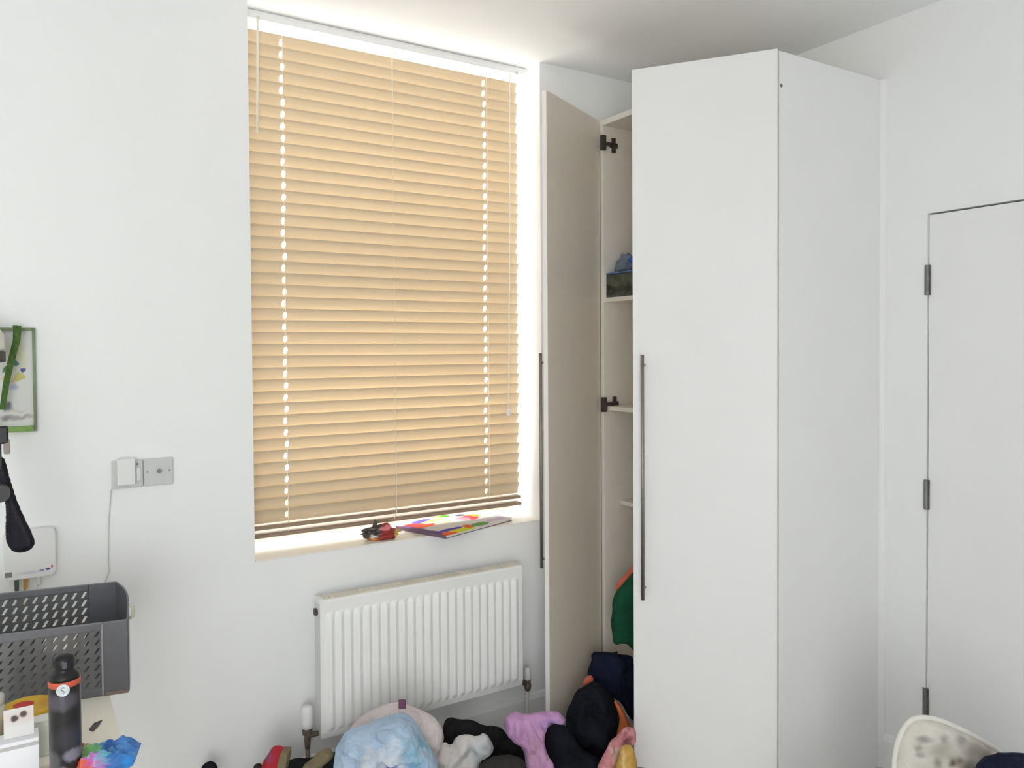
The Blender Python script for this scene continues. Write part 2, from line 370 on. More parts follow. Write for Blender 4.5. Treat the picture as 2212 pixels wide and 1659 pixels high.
# closed back
bk = [[bm.verts.new((x, -.088, z)) for z in (0, Hh)] for x, _ in xs]
for i in range(len(grid)-1):
    bm.faces.new((grid[i][-1], grid[i+1][-1], bk[i+1][1], bk[i][1])); bm.faces.new((grid[i][0], bk[i][0], bk[i+1][0], grid[i+1][0])); bm.faces.new((bk[i][0], bk[i][1], bk[i+1][1], bk[i+1][0]))
obj('front_panel', bm, RADM, rad, smooth=False)
box('back_panel', .004, Wd-.004, -.052, -.044, .01, Hh-.01, RADM, rad, .002)
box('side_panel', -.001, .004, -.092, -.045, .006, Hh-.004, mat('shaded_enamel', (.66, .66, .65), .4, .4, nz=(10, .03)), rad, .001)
box('side_panel', Wd-.004, Wd+.001, -.092, -.045, .006, Hh-.004, RADM, rad, .001)
bm = bmesh.new(); bx(bm, .012, Wd-.004, -.092, -.045, Hh-.004, Hh+.004)
for i in range(36):
    x = .02+i*(Wd-.04)/36; bx(bm, x, x+.012, -.086, -.05, Hh+.004, Hh+.006)
obj('top_grille', bm, RADTOP, rad)
box('end_cap', -.003, .014, -.096, -.043, Hh-.010, Hh+.006, PLASTW, rad, .002)['label'] = 'bright white plastic corner cap'
bm = bmesh.new(); tube(bm, [(-.010, -.070, Hh-.040), (.004, -.070, Hh-.040)], .0125, 6); obj('bleed_plug', bm, DARKMET, rad)
for x in (.15, Wd-.15): box('wall_bracket', x-.015, x+.015, -.045, -.001, .08, Hh-.08, RADM, rad)
# thermostatic valve on the left
bm = bmesh.new(); lathe(bm, [(.012, .250-rz0), (.0185, .254-rz0), (.0195, .275-rz0), (.0185, .282-rz0), (.0195, .288-rz0), (.018, .318-rz0), (.014, .325-rz0)], 16, (-.038, -.07)); obj('thermostatic_head', bm, PLASTW, rad, smooth=True)
bm = bmesh.new(); lathe(bm, [(.016, .232-rz0), (.017, .250-rz0)], 8, (-.038, -.07)); lathe(bm, [(.009, .185-rz0), (.011, .21-rz0), (.010, .232-rz0)], 10, (-.038, -.07))
tube(bm, [(-.038, -.07, .226-rz0), (-.002, -.07, .226-rz0)], [.010, .009], 8); obj('valve_body', bm, COPPER, rad, smooth=False)
bm = bmesh.new(); tube(bm, [(-.038, -.07, .19-rz0), (-.036, -.07, .1-rz0), (-.036, -.07, .002-rz0)], .0078, 10); obj('pipe', bm, COPPER, rad, smooth=True)
# lockshield valve on the right
bm = bmesh.new(); lathe(bm, [(.011, .2095-rz0), (.014, .214-rz0), (.0125, .252-rz0), (.009, .258-rz0)], 14, (Wd+.046, -.06)); obj('lockshield_cap', bm, PLASTW, rad, smooth=True)
bm = bmesh.new(); lathe(bm, [(.007, .165-rz0), (.012, .172-rz0), (.015, .188-rz0), (.012, .200-rz0), (.013, .2095-rz0)], 10, (Wd+.046, -.06)); tube(bm, [(Wd+.046, -.06, .186-rz0), (Wd, -.065, .186-rz0+.04)], .009, 8); obj('valve_body', bm, COPPER, rad)
bm = bmesh.new(); tube(bm, [(Wd+.043, -.06, .166-rz0), (Wd+.04, -.06, .002-rz0)], .0075, 10); obj('pipe', bm, mat('painted_pipe', (.62, .60, .58), .5, .4, nz=(20, .05)), rad, smooth=True)

# ------------------------------------------------------------------ wardrobe
xw, yR, yL, H0, H1 = 2.0611, -0.9473, -0.0451, 0.07, 2.43
T = 0.018
wr = thing('wardrobe', 'tall white two door wardrobe standing ajar between window wall and flush door', 'wardrobe', (xw, yR, 0))
def wb_(name, x0, x1, y0, y1, z0, z1, m, bev=.0012): return box(name, x0-xw, x1-xw, y0-yR, y1-yR, z0, z1, m, wr, bev)
XB = 2.590
wb_('side_panel', xw, XB, yR, yR+T, H0, H1, MELAM)
sp = wb_('side_panel', xw, XB, yL-T, yL, H0, H1, INNER)
wb_('top_panel', xw, XB, yR+T, yL-T, H1-.022, H1, INNER)
wb_('bottom_panel', xw, XB, yR+T, yL-T, H0, H0+T, INNER)
wb_('back_panel', XB-.006, XB, yR+T, yL-T, H0+T, H1-.022, INNER, 0)
wb_('edge_strip', xw-.002, xw, yR+T, yL-.001, H1-.022, H1-.0005, EDGEM, 0)['label'] = 'ivory edging along the top front'
wb_('plinth', xw+.03, XB, yR, yL, 0.0, H0, MELAM)
for z, sx in ((1.705, xw+.003), (1.262, xw+.003), (0.862, 2.150)):
    wb_('shelf', sx, XB-.006, yR+T, yL-T, z-T, z, INNER)
# doors, each hung on its front edge
def hung_door(hx, hy, fx, fy, outer_sign, handle_z, inner_mat):
    L = math.hypot(fx-hx, fy-hy); a = math.atan2(fy-hy, fx-hx)
    e = bpy.data.objects.new('door', None); COL.objects.link(e); e.parent = wr; e.location = (hx-xw, hy-yR, 0); e.rotation_euler = (0, 0, a)
    s = outer_sign
    def by(p, q): return (min(p*s, q*s), max(p*s, q*s))
    y0, y1 = by(0.003, T); bm = bmesh.new(); bx(bm, 0.002, L, y0, y1, H0+.001, H1); obj('panel', bm, MELAM, e, bevel=.001)
    y0, y1 = by(0.0, 0.003); bm = bmesh.new(); bx(bm, 0.002, L, y0, y1, H0+.001, H1); obj('inner_face', bm, inner_mat, e)
    return e, L, s
INNERD = mat('bounce_tinted_door_face', (0.84, 0.765, 0.665), 0.33, 0.45, nz=(14, 0.025), bump=(60, 0.03))  # white inner door face, colour tinted for light bounced off the blind
dl, L1, s1 = hung_door(xw-.004, yL-.002, 1.6471, -0.2573, -1, None, INNERD)
dr, L2, s2 = hung_door(xw-.004, yR, 1.7904, -0.5643, 1, None, INNERD)
def bar_handle(e, s, pos, z0, z1):
    bm = bmesh.new(); y = s*(T+.030); tube(bm, [(pos, y, z0), (pos, y, z1)], 0.0062, 12)
    for z in (z0+.035, z1-.035): tube(bm, [(pos, s*(T-.002), z), (pos, y, z)], 0.0042, 8)
    obj('bar_handle', bm, STEEL, e, smooth=True)
bar_handle(dl, s1, L1-.032, 0.684, 1.482)
bar_handle(dr, s2, L2-.040, 0.655, 1.475)
# cup hinges of the left door
for z in (2.333, 1.268, 0.20):
    bm = bmesh.new()
    bx(bm, 0.035, 0.075, yL-yR-T-.006, yL-yR-T, z-.010, z+.010); bx(bm, 0.045, 0.062, yL-yR-T-.008, yL-yR-T, z-.030, z+.030)
    bx(bm, -.006, 0.04, yL-yR-T-.018, yL-yR-T-.006, z-.007, z+.007)
    bx(bm, -.024, -.002, yL-yR-T-.026, yL-yR-T-.012, z-.030, z+.030)
    obj('cup_hinge', bm, DARKMET, wr, bevel=.001)['label'] = 'dark metal cup hinge'
bm = bmesh.new(); tube(bm, [(.008, -.0015, 2.322), (.008, .001, 2.322)], .006, 8); obj('screw_cap', bm, HINGEM, wr)
bm = bmesh.new(); tube(bm, [(.27, .03, .86-.06), (.27, yL-yR-.03, .86-.06)], .012, 10); obj('clothes_rail', bm, STEEL, wr, smooth=True)

# storage box and cloths on the top shelf
sb = thing('storage_box', 'dark mottled grey green box on the upper wardrobe shelf', 'box', (2.068, -0.068, 1.7052))
MOTT = mat('mottled_print', (0.10, 0.105, 0.075), .5, .3, nz=(30, .6), blobs=[disc(.5, .2, .4, .35, (.05, .05, .035), .5), disc(.8, .55, .25, .3, (.17, .17, .13), .4), disc(.3, .75, .12, .3, (.25, .25, .22), .4), disc(.15, .3, .2, .2, (.04, .04, .03), .4)], warp=.5)
bm = bmesh.new(); bx(bm, 0, .30, -.36, 0, 0, .094); obj('box_body', bm, MOTT, sb, bevel=.004)
bm = bmesh.new(); bx(bm, -.0015, .302, -.006, .0015, 0, .10); obj('clear_edge', bm, PLASTW, sb)['label'] = 'pale plastic edge of the box'
bm = bmesh.new(); bx(bm, -.002, .302, -.362, -.007, .0942, .1); obj('box_rim', bm, mat('blue_rim', (.10, .18, .40), .5, .3, nz=(20, .2)), sb)
def crumple(name, loc, r, m, label, cat, seed, parent=None):
    bm = bmesh.new(); bmesh.ops.create_icosphere(bm, subdivisions=4, radius=1.0)
    for v in bm.verts:
        n = noise.fractal(v.co*1.6+Vector((seed, 0, 0)), 1, 2, 4); rr = 1-abs(noise.noise(v.co*2.2+Vector((0, seed, 0))))*.6
        v.co = v.co*(.75+.3*n+.25*rr); v.co = Vector((v.co.x*r[0], v.co.y*r[1], max(v.co.z, -.6)*r[2]))
    zmin = min(v.co.z for v in bm.verts)
    for v in bm.verts: v.co.z -= zmin
    o = obj(name, bm, m, parent, smooth=True, loc=loc)
    if not parent: tag(o, label, cat)
    return o
BLUEC = mat('royal_blue_cloth', (.04, .16, .62), .8, .2, nz=(30, .2), bump=(200, .2))
GREYC = mat('blue_grey_cloth', (.20, .25, .32), .8, .2, nz=(30, .2), bump=(200, .2))
OLIVEC = mat('olive_cloth', (.18, .18, .09), .8, .2, nz=(30, .2), bump=(200, .2))
crumple('blue_cloth', (2.15, -.225, 1.806), (.06, .06, .05), BLUEC, 'bright blue cloth bunched on top of the dark box', 'cloth', 3)
crumple('grey_cloth', (2.14, -.118, 1.806), (.045, .045, .048), GREYC, 'blue grey cloth on the box beside the wardrobe side', 'cloth', 8)
crumple('olive_cloth', (2.19, -.33, 1.806), (.05, .045, .055), OLIVEC, 'olive green cloth on the box behind the right door', 'cloth', 5)

# ------------------------------------------------------------------ things on the window sill
bk = thing('picture_book', 'thin colourful picture book lying askew on the window sill', 'book', (1.317, -0.0804, SILLZ), math.atan2(.0471+.0804, 1.682-1.317))
COVER = mat('cover_print', (0.740, 0.715, 0.703), .6, .15, warp=.10, blobs=[
    disc_top(.10, .78, .16, .16, (0.678, 0.033, 0.022)), disc_top(.20, .66, .13, .08, (0.803, 0.084, 0.018)), disc_top(.03, .80, .06, .12, (0.242, 0.018, 0.154)), disc_top(.02, .4, .06, .5, (0.130, 0.084, 0.197), .3),
    disc_top(.30, .93, .13, .08, (0.130, 0.099, 0.392)), disc_top(.16, .20, .17, .07, (0.114, 0.057, 0.446)), disc_top(.30, .20, .05, .05, (0.084, 0.045, 0.502)),
    disc_top(.62, .90, .07, .10, (0.114, 0.340, 0.022)), disc_top(.55, .93, .05, .05, (0.502, 0.618, 0.114)), disc_top(.74, .52, .10, .15, (0.803, 0.028, 0.039)), disc_top(.85, .58, .06, .10, (0.894, 0.340, 0.013)), disc_top(.66, .55, .07, .10, (0.867, 0.197, 0.271)),
    disc_top(.76, .75, .05, .08, (0.114, 0.099, 0.114)), disc_top(.27, .06, .17, .10, (0.594, 0.642, 0.022)), disc_top(.42, .14, .06, .10, (0.740, 0.130, 0.022)), disc_top(.08, .04, .09, .09, (0.841, 0.130, 0.022)), disc_top(.58, .10, .13, .09, (0.114, 0.351, 0.084)),
    disc_top(.82, .12, .14, .08, (0.666, 0.571, 0.765)), disc_top(.42, .62, .12, .10, (0.642, 0.547, 0.371)), disc_top(.40, .80, .14, .06, (0.571, 0.524, 0.154))])
bm = bmesh.new(); bx(bm, 0, .385, 0, .262, .0102, .0125); obj('front_cover', bm, COVER, bk, bevel=.0008)
bm = bmesh.new(); bx(bm, .002, .383, .002, .260, .0025, .0102); obj('pages', bm, mat('paper_block', (.78, .76, .72), .8, .2, nz=(300, .05)), bk)
bm = bmesh.new(); bx(bm, 0, .385, 0, .262, .0005, .0025); obj('back_cover', bm, mat('purple_card', (.16, .10, .15), .5, .3, nz=(20, .1)), bk)
bm = bmesh.new(); bx(bm, -.001, .002, 0, .262, .0005, .0125); obj('spine', bm, MATS['purple_card'], bk)

cp = thing('crisp_packet', 'crumpled red and dark foil crisp packet standing on the sill', 'packet', (1.122, 0.045, SILLZ), -.25)
FOIL = mat('packet_print_highlight', (.33, .03, .03), .32, .6, warp=.25, blobs=[((.08, .5, .45), (.36, BIG, .62), (.055, .045, .04), .15), ((.38, .5, .72), (.16, BIG, .24), (.05, .035, .035), .15), ((.28, .5, .25), (.08, BIG, .10), (.75, .70, .62), .4), ((.62, .5, .72), (.16, BIG, .12), (.72, .22, .24), .3), ((.30, .5, .06), (.14, BIG, .10), (.6, .2, .04), .3), ((.93, .5, .25), (.14, BIG, .35), (.62, .45, .12), .15), ((.74, .5, .35), (.05, BIG, .4), (.30, .02, .02), .2)])  # print, plus the foil's highlight painted in as a pale blob
bm = bmesh.new(); bmesh.ops.create_icosphere(bm, subdivisions=4, radius=1.0)
for v in bm.verts:
    c = v.co.copy(); n = noise.fractal(c*2.1+Vector((7, 3, 1)), 1, 2, 4); rr = abs(noise.noise(c*3.1+Vector((2, 9, 4))))
    q = c*(.86+.22*n-.30*rr)
    taper = 1-.55*max(0, c.x)**1.5-.15*max(0, -c.x)
    v.co = Vector((q.x*.084, q.y*.038*taper, (q.z*taper+.55)*.040 if q.z > -.55 else 0))
obj('packet_body', bm, FOIL, cp, smooth=False, loc=(0, 0, .001))
bm = bmesh.new(); prism(bm, [(-.034, .045), (-.022, .042), (-.014, .066), (-.024, .074), (-.03, .066)], 'y', -.004, .003); obj('torn_flap', bm, mat('dark_foil', (.06, .05, .05), .3, .6, nz=(40, .3)), cp)

# ------------------------------------------------------------------ left wall : sockets, cable, network box, picture
s = thing('telephone_socket', 'white wall plate with a boxy adapter, left of the pair', 'socket', (.2450, 0, 1.0885))
box('plate', 0, .085, -.010, 0, 0, .0835, PLASTG, s, .003)
box('adapter', .013, .062, -.034, -.010, .012, .090, PLASTW, s, .004)
box('lug', .066, .078, -.014, -.010, .02, .06, PLASTW, s, .002)
bm = bmesh.new(); tube(bm, [(.070, -.0105, .070), (.070, -.0125, .070)], .0035, 6); obj('screw', bm, HINGEM, s)
s = thing('aerial_socket', 'white square wall plate with a dark aerial jack', 'socket', (.3322, 0, 1.0890))
box('plate', 0, .083, -.010, 0, 0, .0825, PLASTG, s, .003)
bm = bmesh.new(); tube(bm, [(.043, -.010, .044), (.043, -.018, .044)], .0062, 10); obj('jack', bm, HINGEM, s)
for x in (.010, .072):
    bm = bmesh.new(); tube(bm, [(x, -.0095, .044), (x, -.0115, .044)], .0032, 6); obj('screw', bm, STEEL, s)
bm = bmesh.new(); tube(bm, [(.2445, -.003, 1.0885), (.2358, -.003, 1.0021), (.2325, -.003, .8713), (.2345, -.003, .8434), (.2242, -.004, .8173), (.215, -.01, .76), (.21, -.012, .70), (.21, -.012, .12), (.21, -.022, .01)], .0016, 6)
tag(obj('telephone_cable', bm, mat('grey_white_cable', (.60, .60, .58), .5, .3, nz=(50, .05)), smooth=True), 'thin white cable running down the wall from the left socket', 'cable')

rt = thing('network_box', 'white rounded network box on the wall behind the black brush', 'router', (-.030, 0, .862))
RT = mat('box_print', (.76, .76, .76), .4, .4, blobs=[disc(.72, .135, .05, .022, (.16, .08, .30)), disc(.84, .150, .05, .026, (.16, .08, .30)), disc(.92, .195, .022, .03, (.62, .10, .16)), disc(.5, .12, .22, .03, (.60, .59, .66), .6)])
bm = bmesh.new(); prism(bm, chaikin([(0, 0), (.127, 0), (.127, .137), (0, .137)], 3)[0:], 'y', -.030, 0); bm.free()
bm = bmesh.new(); pts = []
for cx, cz, a0 in ((.127-.016, .137-.016, 0), (.016, .137-.016, 90), (.016, .016, 180), (.127-.016, .016, 270)):
    for k in range(6): a = math.radians(a0+k*18); pts.append((cx+.016*math.cos(a), cz+.016*math.sin(a)))
prism(bm, pts, 'y', -.030, 0); obj('case', bm, RT, rt, bevel=.003)
box('label_plate', .004, .020, -.0312, -.030, .010, .024, mat('mid_grey_print', (.22, .22, .22), .6, .2, nz=(30, .05)), rt)['label'] = 'grey square label'
for nm, x, m, z1 in (('plug', .031, mat('dark_green_plastic', (.07, .10, .09), .5, .3, nz=(40, .2)), -.032), ('plug', .052, mat('amber_plastic', (.42, .24, .06), .5, .3, nz=(40, .2)), -.030), ('plug', .083, PLASTG, -.022)):
    bm = bmesh.new(); bx(bm, x-.0055, x+.0055, -.026, -.014, z1, .002); p_ = obj(nm, bm, m, rt, bevel=.0015)
for x, m, dx in ((.031, MATS['dark_green_plastic'], .004), (.052, MATS['amber_plastic'], -.012), (.083, PLASTG, -.028)):
    bm = bmesh.new(); tube(bm, [(x, -.02, -.02), (x+dx*.3, -.02, -.05), (x+dx, -.022, -.10), (x+dx, -.022, -.16)], .0022, 6); obj('lead', bm, m, rt, smooth=True)

pf = thing('framed_picture', 'green framed printed picture on the wall above the network box', 'picture', (-.153, 0, 1.2735))
FG = mat('green_frame', (.22, .38, .10), .45, .4, nz=(25, .15)); FG2 = mat('grey_green_frame', (.20, .25, .14), .45, .4, nz=(25, .15))
for nm, a in (('frame_side', (0, .009, 0, .2925)), ('frame_side', (.203, .210, 0, .2925)), ('frame_rail', (.009, .203, 0, .016)), ('frame_rail', (.009, .203, .2835, .2925))):
    box(nm, a[0], a[1], -.016, 0, a[2], a[3], FG if a[3] < .02 else FG2, pf, .002)
PR = mat('picture_print', (.70, .70, .68), .5, .3, warp=.12, blobs=[disc(.80, .72, .10, .14, (.60, .62, .42), .5), disc(.74, .60, .13, .08, (.62, .62, .55), .5), disc(.80, .66, .03, .035, (.10, .20, .22)), disc(.87, .58, .035, .025, (.10, .12, .30)), disc(.84, .52, .07, .03, (.55, .52, .18)), disc(.70, .50, .08, .03, (.62, .50, .28), .4), disc(.76, .42, .05, .04, (.42, .46, .56), .5), disc(.66, .60, .03, .03, (.10, .22, .12)),
    disc(.68, .20, .05, .035, (.20, .20, .24), .5), disc(.80, .10, .2, .022, (.42, .39, .38), .4), disc(.66, .08, .06, .02, (.32, .30, .32), .4), disc(.80, .17, .14, .012, (.62, .60, .56), .4)])
box('print', .009, .2035, -.007, -.001, .016, .2837, PR, pf)
bm = bmesh.new(); pts = [(.003, -.045, 1.570), (.0005, -.058, 1.53), (-.014, -.060, 1.47), (-.026, -.055, 1.41), (-.036, -.05, 1.34)]
prev = None
for i, (x, y, z) in enumerate(pts):
    w = .010-.0008*i
    ring = [bm.verts.new((x+.012-w, y, z)), bm.verts.new((x+.012+w, y-.003, z)), bm.verts.new((x+.012+w, y+.003, z)), bm.verts.new((x+.012-w, y+.006, z))]
    if prev:
        for k_ in range(4): bm.faces.new((prev[k_], prev[(k_+1) % 4], ring[(k_+1) % 4], ring[k_]))
    else: bm.faces.new(ring)
    prev = ring
bm.faces.new(prev[::-1])
bx(bm, .004, .016, -.046, -.0, 1.566, 1.571)
tag(obj('green_strap', bm, mat('dark_green_webbing', (.07, .14, .035), .8, .2, nz=(90, .3))), 'dark green strap hanging aslant in front of the framed picture', 'strap')
cpn = thing('white_hat', 'white rounded hat hanging at the left edge beside the green strap', 'hat', (-.080, -.12, 1.500))
bm = bmesh.new(); lathe(bm, [(.062, 0), (.066, .01), (.064, .045), (.05, .066), (.02, .074), (.001, .075)], 24); obj('crown', bm, mat('cream_cotton', (.74, .73, .66), .8, .2, nz=(40, .06)), cpn, smooth=True)
bm = bmesh.new(); lathe(bm, [(.060, -.030), (.067, -.028), (.067, -.001), (.060, -.0005)], 24); obj('brim_band', bm, mat('dark_olive_band', (.10, .10, .08), .8, .2, nz=(40, .2)), cpn, smooth=True)
bm = bmesh.new(); tube(bm, [(0, .103, .02), (0, .05, .03)], .004, 8); obj('hanging_peg', bm, STEEL, cpn)

# black brush with a clip above it, at the left edge
BRH = mat('black_bristle', (.006, .005, .012), .55, .3, nz=(60, .4), bump=(300, .3))
br = inflate('hair_brush', ((1.0115,-1.0232),[(-1.255, 1.2597), (-1.222, 1.2484), (-1.2146, 1.2317), (-1.2044, 1.1871), (-1.1909, 1.1424), (-1.1751, 1.1033), (-1.1591, 1.0697), (-1.1486, 1.0417), (-1.1522, 1.0272), (-1.1679, 1.0173), (-1.188, 1.0141), (-1.2046, 1.0198), (-1.2153, 1.04), (-1.2181, 1.0646), (-1.2149, 1.1092), (-1.2182, 1.1649), (-1.2288, 1.1873), (-1.2563, 1.1986)]), BRH, tf=.014, tb=.012, fold=.001, R=.014, h=.004, seed=2, rnd=2)
tag(br, 'black club shaped brush hanging head down in front of the network box', 'brush')
bm = bmesh.new(); tube(bm, [(-.028, -.425, 1.165), (-.028, -.385, 1.165)], .020, 20); o = obj('brush_boss', bm, mat('charcoal_plastic', (.06, .06, .065), .5, .3, nz=(30, .2)), smooth=False)
o.parent = br; o.matrix_parent_inverse = (Matrix.Translation(br.location) @ Matrix.Rotation(-YAW, 4, 'Z')).inverted()
o['label'] = 'grey round boss at the side'
ck = thing('brush_hook', 'black and taupe hook bracket on the wall above the hanging brush', 'hook', (-.03, -.40, 1.2500))
box('hook_block', -.03, .0205, -.012, .012, .030, .072, BLACK, ck, .004)
box('taupe_tab', .010, .0235, -.011, .011, .006, .040, mat('taupe_plastic', (.30, .26, .24), .5, .3, nz=(30, .1)), ck, .003)
box('hook_arm', -.028, -.010, -.005, .399, .035, .055, BLACK, ck, .003)
box('hook_stem', -.012, .006, -.005, .005, -.030, .032, BLACK, ck, .002)

# ------------------------------------------------------------------ desk and what stands on it
DX = 0.1745
dk = thing('desk', 'cream topped desk in the left corner under the sockets', 'desk', (-.62, -.55, 0))
CREAM = mat('cream_laminate', (.90, .86, .76), .4, .4, nz=(8, .03), blobs=[((.93, .26, .5), (.035, .01, BIG), (.55, .50, .52), .8)])
box('desk_top', -.72, DX+.62, -.70, .535, .695, .72, CREAM, dk, .002)
LEGM = mat('beige_desk_leg', (.55, .50, .42), .5, .3, nz=(12, .08))
for x in (-.70, DX+.62-.055):
    for y in (-.66, .48): box('leg', x, x+.045, y, y+.045, 0, .695, LEGM, dk, .002)
bm = bmesh.new(); prism(bm, [(.121, -.800), (.132, -.775), (.148, -.768), (.140, -.790), (.128, -.812)], 'z', .7203, .7225); tag(obj('paper_scrap', bm, mat('dark_scrap', (.10, .09, .09), .6, .3, nz=(60, .2))), 'small dark scrap lying on the bare cream desk top', 'scrap')

# grey perforated basket
ax, ay = .2129, -.6397; ang = math.atan2(.045, -.25)
bs = thing('plastic_basket', 'grey perforated plastic basket at the back of the desk', 'basket', (ax, ay, .7205), ang)
GP = mat('grey_basket_plastic', (.125, .125, .14), .3, .5, nz=(25, .08))
GP2 = mat('grey_basket_mesh', (.12, .12, .125), .22, .7, nz=(25, .15))
BLn, BDp, FH, BH, INS = .52, .255, .165, .190, .043   # length, depth, front and back height; local x runs left along the front, -y to the wall
bm = bmesh.new()
bx(bm, 0, .052, -.006, .004, 0, FH); bx(bm, .052, BLn, -.007, .006, FH-.016, FH); bx(bm, .052, BLn, -.004, .004, 0, .018); bx(bm, BLn-.03, BLn, -.004, .004, .018, FH-.016)
obj('front_frame', bm, GP, bs, bevel=.0015)
bm = bmesh.new(); bx(bm, .050, .0535, .004, .0055, .002, FH-.002); obj('corner_rib', bm, mat('light_grey_edge', (.30, .30, .33), .35, .5, nz=(25, .08)), bs)
bm = bmesh.new()
bx(bm, INS, .105, -BDp, -BDp+.006, 0, BH); bx(bm, .105, BLn, -BDp-.002, -BDp+.008, BH-.016, BH); bx(bm, .105, BLn, -BDp, -BDp+.006, 0, .03); bx(bm, BLn-.03, BLn, -BDp, -BDp+.006, .03, BH-.016)
obj('back_frame', bm, GP, bs, bevel=.0015)
def perforated(x0, x1, z0, z1, nx, nz, y, th=.003, fill=.62, skip=None):
    bm = bmesh.new(); dx = (x1-x0)/nx; dz = (z1-z0)/nz; C = {}
    def V(x, yy, z):
        k = (round(x, 5), round(yy, 5), round(z, 5))
        if k not in C: C[k] = bm.verts.new((x, yy, z))
        return C[k]
    for i in range(nx):
        for j in range(nz):
            a, b, c, d = x0+i*dx, x0+(i+1)*dx, z0+j*dz, z0+(j+1)*dz
            if skip and skip(i, j):
                for yy in (y, y+th): bm.faces.new([V(a, yy, c), V(b, yy, c), V(b, yy, d), V(a, yy, d)])
                continue
            mx, mz = (a+b)/2, (c+d)/2; w, hh_ = dx*fill/2*.40, dz*fill/2*1.05
            sl = -.20*dx
            o8 = [(a, c), (b, c), (b, d), (a, d)]; i8 = [(mx-w-sl, mz-hh_), (mx+w-sl, mz-hh_), (mx+w+sl, mz+hh_), (mx-w+sl, mz+hh_)]
            for k in range(4):
                k2 = (k+1) % 4
                for yy in (y, y+th): bm.faces.new([V(*(o8[k][0], yy, o8[k][1])), V(o8[k2][0], yy, o8[k2][1]), V(i8[k2][0], yy, i8[k2][1]), V(i8[k][0], yy, i8[k][1])])
                bm.faces.new([V(i8[k][0], y, i8[k][1]), V(i8[k2][0], y, i8[k2][1]), V(i8[k2][0], y+th, i8[k2][1]), V(i8[k][0], y+th, i8[k][1])])
    return bm
obj('mesh_panel', perforated(.052, BLn-.03, .018, FH-.016, 21, 7, -.002), GP2, bs)
obj('mesh_panel', perforated(.105, BLn-.03, .03, BH-.016, 18, 7, -BDp+.001, fill=.72), GP2, bs)
def end_panel(xf, xb, curve):
    bm = bmesh.new(); n = 14; q = []
    for i in range(n+1):
        t = i/n; x = xf+(xb-xf)*t+(-.012*math.sin(PI*t) if curve else 0); y = -.003-(BDp-.006)*t
        z = FH+(BH-FH)*math.sin(t*PI/2)**.8+.006*math.sin(PI*t)
        q.append([bm.verts.new((x, y, 0)), bm.verts.new((x, y, z)), bm.verts.new((x+.004, y, z)), bm.verts.new((x+.004, y, 0))])
    for i in range(n):
        for k in range(4): bm.faces.new((q[i][k], q[i][(k+1) % 4], q[i+1][(k+1) % 4], q[i+1][k]))
    bm.faces.new(q[0]); bm.faces.new(q[-1][::-1]); return bm
obj('end_panel', end_panel(-.002, INS-.002, True), GP, bs); obj('end_panel', end_panel(BLn-.004, BLn-.004-INS, False), GP, bs)
bm = bmesh.new(); prism(bm, [(0, 0), (BLn, 0), (BLn-INS, -BDp), (INS, -BDp)], 'z', 0, .004); obj('base', bm, GP, bs)
bm = bmesh.new(); tube(bm, [(-.001, -.040, .186), (-.007, -.040, .184), (-.010, -.036, .174), (-.009, -.032, .162), (-.002, -.03, .158)], .004, 8); obj('handle', bm, mat('beige_handle', (.52, .50, .40), .5, .3, nz=(20, .1)), bs, smooth=True)
bm = bmesh.new(); bx(bm, .0, .046, -.004, .0055, -.0004, .008); obj('brown_edge_strip', bm, mat('brown_edge', (.22, .17, .14), .6, .3, nz=(30, .1)), bs)  # brown strip along the basket's lower front corner

# black spray can
cb = Vector((.0715, -.9728, .7203))
sc = thing('spray_can', 'black aerosol can with orange band, standing upright on the desk', 'can', cb, 0)
bm = bmesh.new(); lathe(bm, [(.024, 0), (.0262, .004), (.0262, .168), (.0255, .176), (.022, .180)], 32)
CANB = mat('can_print', (.012, .012, .014), .28, .5, warp=.05, blobs=[((.4, 0, .80), (.5, .9, .09), (.075, .07, .09), .3), ((.7, .1, .42), (.5, .8, .12), (.035, .035, .05), .4), ((.75, .0, .25), (.35, .6, .06), (.20, .20, .26), .25), ((.1, .2, .2), (.22, .6, .10), (.09, .09, .10), .3), ((.35, 0, .10), (.2, .6, .05), (.22, .18, .22), .3)])
obj('can_body', bm, CANB, sc, smooth=True)
bm = bmesh.new(); lathe(bm, [(.0264, .169), (.0266, .176), (.0262, .1795)], 32); obj('orange_band', bm, mat('orange_print', (.58, .10, .05), .35, .4, nz=(20, .2)), sc, smooth=True)['label'] = 'orange red band below the cap'
bm = bmesh.new(); lathe(bm, [(.0260, .1797), (.0250, .186), (.0190, .193), (.0165, .196), (.0168, .199), (.0185, .203), (.0185, .214), (.015, .2215), (.006, .2245), (.001, .225)], 28); cpx = obj('cap', bm, BLACK, sc, smooth=True)
bm = bmesh.new(); bx(bm, -.004, .004, -.0188, -.014, .202, .214); obj('nozzle', bm, mat('violet_grey_plastic', (.09, .08, .11), .4, .4, nz=(20, .1)), cpx, bevel=.001)
td = (Vector((0, -2.63, 0))-Vector((cb.x, cb.y, 0))).normalized(); td = Matrix.Rotation(-.10, 3, 'Z') @ td
bm = bmesh.new(); tube(bm, [tuple(td*.0255+Vector((0, 0, .1665))), tuple(td*.0275+Vector((0, 0, .1665)))], .0108, 20)
obj('round_emblem', bm, mat('emblem_white', (.62, .66, .70), .4, .4, nz=(150, .3)), sc)['label'] = 'round white emblem'
bm = bmesh.new(); c_ = td*.0280+Vector((0, 0, .1665)); sd = Vector((-td.y, td.x, 0))
